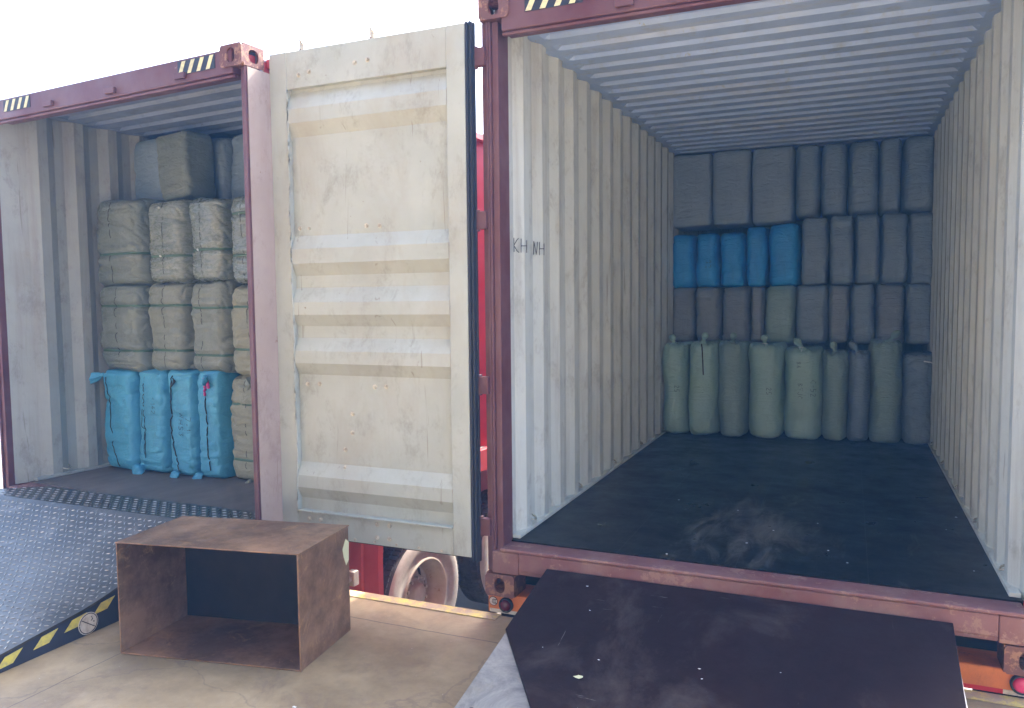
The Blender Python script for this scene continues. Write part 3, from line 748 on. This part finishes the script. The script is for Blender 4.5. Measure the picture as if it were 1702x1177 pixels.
# ------------------------------------------------------------------ open steel box on the dock
BX = empty('steel_box', (-1.06,-.78,GZ), 0, 'open-fronted brown rusty steel box lying on the dock floor', 'metal box')
A0, A1 = Vector((-1.522,-1.108)), Vector((-.598,-.933)); A2 = Vector((-.655,-.464)); A3 = A0+(A2-A1)
hgt = .538; t = .006
def off(p): return p
cen = (A0+A1+A2+A3)/4
def wallp(p, q, z0, z1, th, nrm, name):
    bm = B(); n_ = Vector((nrm[0],nrm[1],0))*th
    prism(bm, [(p.x,p.y,z0),(q.x,q.y,z0),(q.x,q.y,z1),(p.x,p.y,z1)], n_)
    return add(bm, name, SHADE_BLACK if name == 'back_panel' else BOXM, BX, bevel=.0015)
exb = (A1-A0).normalized(); eyb = (A3-A0).normalized()
wallp(A0, A3, GZ+.001, GZ+hgt, t, exb, 'side_panel'); wallp(A1, A2, GZ+.001, GZ+hgt, t, -exb, 'side_panel')
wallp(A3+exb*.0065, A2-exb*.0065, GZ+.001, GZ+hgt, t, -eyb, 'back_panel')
for nm, z0 in (('bottom_panel',GZ+.002), ('top_panel',GZ+hgt+.0005)):
    bm = B(); e = .0065 if nm == 'bottom_panel' else -.004
    pts = [A0+exb*e, A1-exb*e, A2-exb*e-eyb*(.0065 if e > 0 else -.002), A3+exb*e-eyb*(.0065 if e > 0 else -.002)]
    prism(bm, [(p.x,p.y,z0) for p in pts], (0,0,t)); add(bm, nm, BOXM, BX, bevel=.0015)
bm = B()
for p in (A1,):
    P = [(p.x+.001,p.y,GZ+hgt*i/20+.004*0) for i in range(21)]
    tube(bm, P, .004, 6, taper=[.7+.5*abs(noise.noise(Vector((0,0,i*1.3)))) for i in range(21)])
P = [Vector((*(A1+(A2-A1)*i/20),GZ+hgt+.001)) for i in range(21)]; tube(bm, P, .004, 6)
add(bm, 'weld_seam', BOXM, BX, smooth=True)
bm = B(); prism(bm, [Vector((*(A1+(A2-A1)*a),GZ+hgt-b)) + Vector((exb.x,exb.y,0))*.0005 for a, b in ((.86,.10),(.93,.055),(1.0,.08),(.99,.17),(.93,.19),(.88,.14))], Vector((exb.x,exb.y,0))*.001)
add(bm, 'torn_label', YP, BX)
scrap('paper_scrap', -.42, -1.20, GZ+.001, .012, 'small crisp white paper scrap on bare dock concrete in the foreground', TAG, 31)

# ------------------------------------------------------------------ sacks and bales
class Sack:
    def __init__(s, x0, x1, yf, d, z0, z1, n=5, p=9, seed=0, lump=.012, wr=.006, straps=(), seam=None, taper=0, waist=0, top_droop=0, sag=0, gather=False):
        s.__dict__.update(locals()); s.cx = (x0+x1)/2; s.w = (x1-x0); s.cy = yf+d/2; s.h = z1-z0
    def base(s, th, v):
        e = (max(0, 1-abs(2*v-1)**s.p))**(1/s.p)
        k = 1 - s.taper*v - s.waist*math.exp(-((v-.55)/.06)**2) + s.sag*(.5-abs(v-.35))
        c_, s_ = cos(th), sin(th)
        x = s.w/2*math.copysign(abs(c_)**(2/s.n), c_)*e*k; y = s.d/2*math.copysign(abs(s_)**(2/s.n), s_)*e*k
        return x, y, s.h*v
    def pt(s, th, v, off=0):
        x, y, z = s.base(th, v); sd_ = s.seed*7.31
        n_ = Vector((cos(th), sin(th)*1.0, 0)); 
        if abs(2*v-1) > .94: n_ = Vector((cos(th)*.5, sin(th)*.5, math.copysign(.8, v-.5)))
        q = Vector((x*1.0+sd_, y, z+s.z0))
        dsp = s.lump*noise.noise(q*4.2)*1.6 + s.wr*noise.noise(Vector((q.x*9,q.y*9,q.z*26)))
        rd = abs(noise.noise(Vector((q.x*7+3,q.y*7,q.z*11+q.x*6)))); dsp -= s.wr*1.8*math.exp(-(rd/.07)**2)
        if s.gather and v > .80: dsp += .009*((v-.80)/.2)*sin(9*th+s.seed)+.005*((v-.8)/.2)*sin(14*th+2*s.seed)
        for sz in s.straps: dsp -= .013*math.exp(-((z-sz)/.016)**2) - .004*math.exp(-((abs(z-sz)-.04)/.03)**2)
        if s.seam is not None and sin(th) < 0:
            xs = s.seamx(v); dsp -= .007*math.exp(-((x-xs)/.016)**2) - .006*math.exp(-((abs(x-xs)-.035)/.018)**2)
        P_ = Vector((x,y,z)) + n_*(dsp+off)
        return P_
    def seamx(s, v):
        return s.seam + .020*noise.noise(Vector((v*4.1, s.seed*3.3, 5)))
    def thx(s, x):
        k = max(-1, min(1, 2*x/s.w)); return -math.acos(math.copysign(abs(k)**(s.n/2), k))
    def build(s, name, mat, label, cat, group, mw, nu=56, nv=44):
        bm = B(); rings = []
        for j in range(1, nv):
            v = .5-.5*cos(pi*j/nv); v = .5+(v-.5)*.9995
            rings.append([bm.verts.new(s.pt(2*pi*(i+.5)/nu, v)) for i in range(nu)])
        for a, b in zip(rings, rings[1:]):
            for i in range(nu): bm.faces.new((a[i],a[(i+1)%nu],b[(i+1)%nu],b[i]))
        bc = bm.verts.new((0,0,.002)); tc_ = bm.verts.new((0,0,s.h-s.top_droop))
        for i in range(nu):
            bm.faces.new((bc,rings[0][(i+1)%nu],rings[0][i])); bm.faces.new((tc_,rings[-1][i],rings[-1][(i+1)%nu]))
        o = obj(name, bm, mat, smooth=True); s.o = o
        s.mw = mw @ Matrix.Translation((s.cx, s.cy, s.z0)); o.matrix_world = s.mw
        tag(o, label, cat, group)
        for z in s.straps:
            bm = B(); rr = []
            for i in range(72):
                th = 2*pi*(i+.5)/72; a = s.pt(th, (z-.008)/s.h, .004); b = s.pt(th, (z+.008)/s.h, .004); rr.append((bm.verts.new(a), bm.verts.new(b)))
            for i in range(72): bm.faces.new((rr[i][0],rr[(i+1)%72][0],rr[(i+1)%72][1],rr[i][1]))
            q = obj('strap', bm, STRAP, o, smooth=True); m_ = q.modifiers.new('s','SOLIDIFY'); m_.thickness = .0015
        return o
    def line(s, name, mat, xs_vs, rad, off=.006):
        bm = B(); P = []
        for (xa, va), (xb, vb) in zip(xs_vs, xs_vs[1:]):
            for k in range(8):
                t_ = k/8; x = xa+(xb-xa)*t_; v = va+(vb-va)*t_; P.append(s.pt(s.thx(x), v, off))
        P.append(s.pt(s.thx(xs_vs[-1][0]), xs_vs[-1][1], off)); tube(bm, P, rad, 6)
        return obj(name, bm, mat, s.o, smooth=True)
    def ear(s, name, mat, x, v, dirv, ln, wd, seed=0):
        """a gathered, crumpled tail of fabric leaving the surface at (x, v)"""
        bm = B(); P0 = s.pt(s.thx(x), v, .0); dv = Vector(dirv).normalized(); sdv = dv.cross(Vector((0,1,0)))
        if sdv.length < .1: sdv = Vector((1,0,0))
        sdv.normalize(); up_ = sdv.cross(dv); rings = []; n = 18
        for i in range(14):
            t_ = i/13; prof = .35+.65*sin(pi*min(1,t_*1.15)*.72) if t_ < .9 else .6*(1-t_)/.1+.15
            if t_ < .2: prof = .42-.4*t_
            c_ = P0+dv*ln*t_+up_*.012*sin(t_*5+seed)+Vector((0,-.006,-.02*t_*t_)); ring = []
            for k in range(n):
                a = 2*pi*k/n; fold = 1+.28*sin(a*5+seed+t_*2)
                ring.append(bm.verts.new(c_+sdv*wd*prof*cos(a)*fold+up_*wd*.42*prof*sin(a)*fold))
            rings.append(ring)
        for a, b in zip(rings, rings[1:]):
            for k in range(n): bm.faces.new((a[k],a[(k+1)%n],b[(k+1)%n],b[k]))
        bm.faces.new(rings[0]); bm.faces.new(rings[-1])
        return obj(name, bm, mat, s.o, smooth=True)
    def write(s, txt, x, v, size, rad=.0016, vertical=True, mat=INK):
        def pl(a, b):
            if vertical: return s.pt(s.thx(x+b), v-a/s.h, .0015)
            return s.pt(s.thx(x+a), v+b/s.h, .0015)
        return obj('handwriting', strokes(txt, pl, size, rad), mat, s.o)

I4 = Matrix.Identity(4)
def lf(x): return .62+.10*x
GB = 'bales and sacks stacked in the left container'
# row 1 (on the floor): four blue sacks and a beige bale
R1 = [(.05,.405),(.41,.715),(.72,.995),(1.0,1.245)]
lab1 = ['blue woven sack with a frayed corner tail, at the left wall of the left container',
        'blue woven sack with two short vertical slits and a gathered bottom tuft, left container',
        'blue woven sack with a long wavy black cord and marker writing, left container',
        'narrow blue woven sack tied with pink tape, beside the beige bale on the floor']
bl = []
for i, (a, b) in enumerate(R1):
    s = Sack(a,b,lf((a+b)/2)-.01,1.15,0,.77+.01*i,n=8,p=18,seed=i+1,lump=.010,wr=.007)
    s.build('blue_sack', F_BLUE, lab1[i], 'sack', GB, LM, 72, 64); bl.append(s)
bl[0].line('cord', CORD, [(-.09,.93),(-.075,.7),(-.05,.4),(-.03,.2),(.02,.04)], .0035)
bl[1].line('cord', CORD, [(-.05,.95),(-.06,.75),(-.055,.6),(-.045,.5),(-.04,.15)], .0028)
bl[1].line('cord', CORD, [(-.07,.62),(-.075,.45),(-.05,.42),(-.055,.18)], .0022)
bl[2].line('cord', CORD, [(-.06,.94),(-.085,.72),(-.088,.5),(-.07,.3),(-.03,.16),(-.005,.05)], .0045)
bl[3].line('cord', CORD, [(-.01,.78),(.0,.6),(-.005,.4),(.0,.2),(.02,.08)], .0045)
bl[3].line('tape', PINKT, [(-.015,.92),(-.01,.84),(-.005,.76)], .010)
bl[3].line('tape', PINKT, [(.015,.90),(.025,.83)], .012)
bl[0].ear('fabric_tail', F_BLUE, -.13, .955, (-1,-.55,-.28), .15, .035, 1)
bl[1].ear('fabric_tail', F_BLUE, -.07, .06, (-.3,-.9,-.35), .09, .045, 2)
bl[2].ear('fabric_tail', F_BLUE, -.01, .04, (-.1,-.9,-.35), .07, .035, 3)
bl[3].ear('fabric_tail', F_BLUE, -.08, .03, (-.2,-.9,-.28), .08, .032, 4)
bl[3].ear('fabric_tail', F_BLUE, .0, .93, (.5,-.7,-.2), .08, .030, 5)
bl[2].ear('knot', CORD, -.04, .92, (.2,-.3,-1), .055, .014, 6)
bl[2].write('WHS3', .0, .60, .048, .0014); bl[2].write('7-1', .065, .56, .045, .0014)
bl[1].write('+142', .03, .74, .04, .0012)
def bale(x0, x1, z0, z1, mat, label, seed, straps, seam, name='bale', yo=0, d=1.15, lump=.015, wr=.009, clips=(), **k):
    wr = .006 if mat is F_FILM else wr
    s = Sack(x0-.007,x1+.007,lf((x0+x1)/2)+yo,d,z0-.006,z1+.012,n=7,p=12,seed=seed,lump=lump,wr=wr,straps=straps,seam=seam,**k)
    s.build(name, mat, label, 'bale', GB, LM, 96, 84)
    for cx_, z in clips:
        bm = B(); P_ = s.pt(s.thx(cx_), z/s.h, .006); box(bm, P_-Vector((.010,.003,.006)), P_+Vector((.010,.002,.006)), rot=Matrix.Rotation(.2*seed%1,3,'Y')); obj('strap_clip', bm, TAG, s.o)
    if seam is not None:
        s.line('seam_cord', CORD, [(s.seamx(v), v) for v in [.96-.92*i/24 for i in range(25)]], .0018, .010)
    return s
b = bale(1.25,1.78,0,.745,F_YEL,'yellowish beige bale on the floor, right of the blue sacks, knotted on top',11,(.16,.56),-.07)
b.ear('fabric_knot', F_YEL, -.04,.93,(.8,-.5,.15),.15,.035,1); b.ear('fabric_tail', F_YEL, -.03,.03,(-.3,-.9,-.2),.08,.014,2)
bale(.02,.525,.765,1.41,F_GREY,'grey wrapped bale in second row against the left container wall',12,(.16,.50),-.005)
bale(.53,.935,.775,1.42,F_BEIGE,'second bale from the wall in second row, with folded pleats',13,(.16,.49),.01)
bale(.94,1.305,.775,1.425,F_BEIGE,'smooth beige bale in second row, third from the wall',14,(.13,.47),-.05)
bale(1.31,1.76,.75,1.39,F_YEL,'pale beige bale in second row with a wavy open seam, beside the container post',15,(.20,.50),-.02)
bale(.01,.555,1.415,2.05,F_GREY,'wide dull grey bale in third row at the left wall',16,(.24,),-.05)
bale(.56,.955,1.425,2.02,F_FILM,'film-wrapped grey bale with two white clips, second in third row',17,(.20,),.0,clips=((-.03,.20),(-.02,.55)))
bale(.96,1.325,1.43,2.01,F_FILM,'film-wrapped creased bale with one white clip, third in third row',18,(.23,),-.03,clips=((-.07,.23),))
bale(1.33,1.74,1.40,2.02,F_FILM,'crumpled film bale in third row next to the container post',19,(.21,.50),-.06,wr=.014,clips=((-.08,.50),(-.04,.21)))
s = Sack(.50,.84,.88,.28,2.0,2.50,n=7,p=12,seed=21,lump=.01,wr=.004); s.build('bale', F_GREY, 'pale smooth bale leaning upright on the third row in the left container', 'bale', GB, LM@Matrix.Translation((0,0,.06))@Matrix.Translation((.7,1,2))@Matrix.Rotation(-.09,4,'Y')@Matrix.Translation((-.7,-1,-2)))
for i, (a, b_) in enumerate(((.02,.46),(.48,.86),(.88,1.30),(1.32,1.75))):
    s = Sack(a,b_,1.0 if i == 0 else 1.20,.8,2.03,2.57,n=7,p=12,seed=30+i,lump=.012,wr=.005)
    s.build('bale', F_DIM, ['dark bale at the top left corner of the left container stack','dark bale directly behind the pale leaning bale','dark bale in the top row, just right of the pale leaning bale','dark bale in the top row nearest the container post'][i], 'bale', GB, LM)

# right container: four rows
GR = 'sacks stacked in the right container'
ordn = ['first','second','third','fourth','fifth','sixth','seventh','eighth','ninth','tenth']
xs1 = [.0,.245,.52,.79,1.11,1.44,1.655,1.83,2.09,2.345]
zt1 = [.86,.88,.88,.86,.83,.80,.80,.90,.80]
mt1 = [F_GREEN,F_GREEN,F_OLIVE,F_GREEN,F_GREEN,F_OLIVE,F_DIM,F_OLIVE,F_DIM]
d1 = ['pale green tied sack at the left wall','pale green sack with a long black cord hanging from its knot','dull olive sack with a drooping tail','wide pale green sack with a bright tied tuft','pale green sack with marker writing and a white-tied tail','slim olive sack','slim dark sack','tallest olive sack, flat folded top','wide creased grey sack with a white tie, at the right wall']
for i in range(9):
    a, b_ = xs1[i]-.004, xs1[i+1]+.004
    s = Sack(a,b_,3.69+.07*a,.62,0,zt1[i],n=2.8,p=10,seed=60+i,lump=.014,wr=.004 if i < 8 else .012,taper=.0,waist=.02,top_droop=.015,gather=(i<8))
    s.build('sack', mt1[i], '%s, %s in front row' % (d1[i], ordn[i]), 'sack', GR, I4, 56, 48)
    if i < 8:
        lean = (-.15,.25,.1,-.1,-.45,-.2,-.5,.6)[i]
        bm = B(); top = zt1[i]-.03; c0 = Vector((0,-s.d/2+.10,top)); rings = []
        P = [c0+Vector((lean*t_*.17, -.05*t_, .19*t_-(.07*t_*t_))) for t_ in [k/8 for k in range(9)]]
        tube(bm, P, .036, 12, taper=[1.5,1.0,.5,.42,.75,.9,.85,.6,.25]); obj('tied_neck', bm, mt1[i], s.o, smooth=True)
        if i in (4,3):
            bm = B(); q = P[2]; tube(bm, [q+Vector((.022*cos(a_),.022*sin(a_),0)) for a_ in [2*pi*k/12 for k in range(13)]], .005, 6); tube(bm, [q+Vector((.0,-.02,0)), q+Vector((.01,-.045,-.02)), q+Vector((.0,-.05,-.05))], .004, 5); obj('white_tie', bm, TAG, s.o, smooth=True)
    if i == 1: s.line('cord', CORD, [(0,.985),(.01,.95),(.02,.8),(.025,.66)], .006)
    if i == 4: s.write('86', -.05, .86, .035, .0013); s.write('BFJC', -.04,.62,.042,.0013); s.write('C-52', .07,.66,.045,.0013)
    if i in (0,3): s.write('25', .02,.55,.04,.0015)
    if i == 8:
        bm = B(); tube(bm, [(0.03,-s.d/2+.01,.735),(.07,-s.d/2+.0,.73),(.10,-s.d/2+.02,.722)], .006, 6); obj('white_tie', bm, TAG, s.o)
xs2 = [.0,.24,.5,.77,.9,1.18,1.47,1.66,1.87,2.12,2.34]
m2 = [F_PINK,F_PINK,F_PINK,F_PINK,F_OLIVE,F_DIM,F_PINK,F_DIM,F_PINK,F_DIM]
c2 = ['dusky grey','dusky grey','dusky grey','slim dusky grey','paler olive','dark slate','dusky grey','dark slate','dusky grey','dark slate']
for i in range(10):
    s = Sack(xs2[i]+.003,xs2[i+1]-.003,4.14,.6,.86,1.41,n=5,p=9,seed=80+i,lump=.012,wr=.006)
    s.build('sack', m2[i], '%s sack, %s from the left in the second row up, right container' % (c2[i], ordn[i]), 'sack', GR, I4, 48, 36)
xs3 = [.0,.24,.47,.72,.93,1.22,1.47,1.69,1.9,2.13,2.34]
for i in range(10):
    blue = i < 5
    s = Sack(xs3[i]+.003,xs3[i+1]-.003,4.13,.6,1.40,(1.93,1.93,1.93,1.98,1.99)[i] if blue else 2.04,n=4.2 if blue else 6,p=9,seed=95+i,lump=.012,wr=.006,waist=.02)
    s.build('blue_sack' if blue else 'sack', F_SKY if blue else F_DIM, ('bright blue sack, %s of the five blue ones from the left wall' % ordn[i]) if blue else ('grey sack, %s to the right of the bright blue ones in their row' % ordn[i-5]), 'sack', GR, I4, 48, 36)
    if i == 1: s.write('82', .0,.5,.05,.0015)
xs4 = [.0,.4,.77,1.16,1.39,1.62,1.88,2.07,2.34]
for i in range(8):
    s = Sack(xs4[i]+.002,xs4[i+1]-.002,4.15,.55,2.0+(0 if i < 3 else .05),2.715,n=8 if i < 3 else 4,p=16 if i < 3 else 8,seed=110+i,lump=.008,wr=.003)
    s.build('bale' if i < 3 else 'sack', F_PALE if i < 3 else F_DIM, ('large square pale bale under the roof, %s from the left, right container' if i < 3 else 'tall grey sack under the roof, %s from the left in the top row') % ordn[i], 'bale' if i < 3 else 'sack', GR, I4, 48, 36)

# ------------------------------------------------------------------ blue veil of lens glare, put in as a tinted volume
hz = N('glare_veil_volume'); hz.t.nodes.remove(hz.b)
pv = hz.n('ShaderNodeVolumePrincipled'); pv.inputs['Color'].default_value = (.14,.42,1.0,1); pv.inputs['Density'].default_value = .0048
pv.inputs['Anisotropy'].default_value = 0.0
hz.l(pv.outputs[0], hz.t.nodes['Material Output'].inputs['Volume'])
USE_VEIL = True
if USE_VEIL:
    bm = B(); box(bm, (-450,-450,RZ-1), (450,450,7.5)); tag(obj('glare_veil', bm, hz.m), kind='stuff')
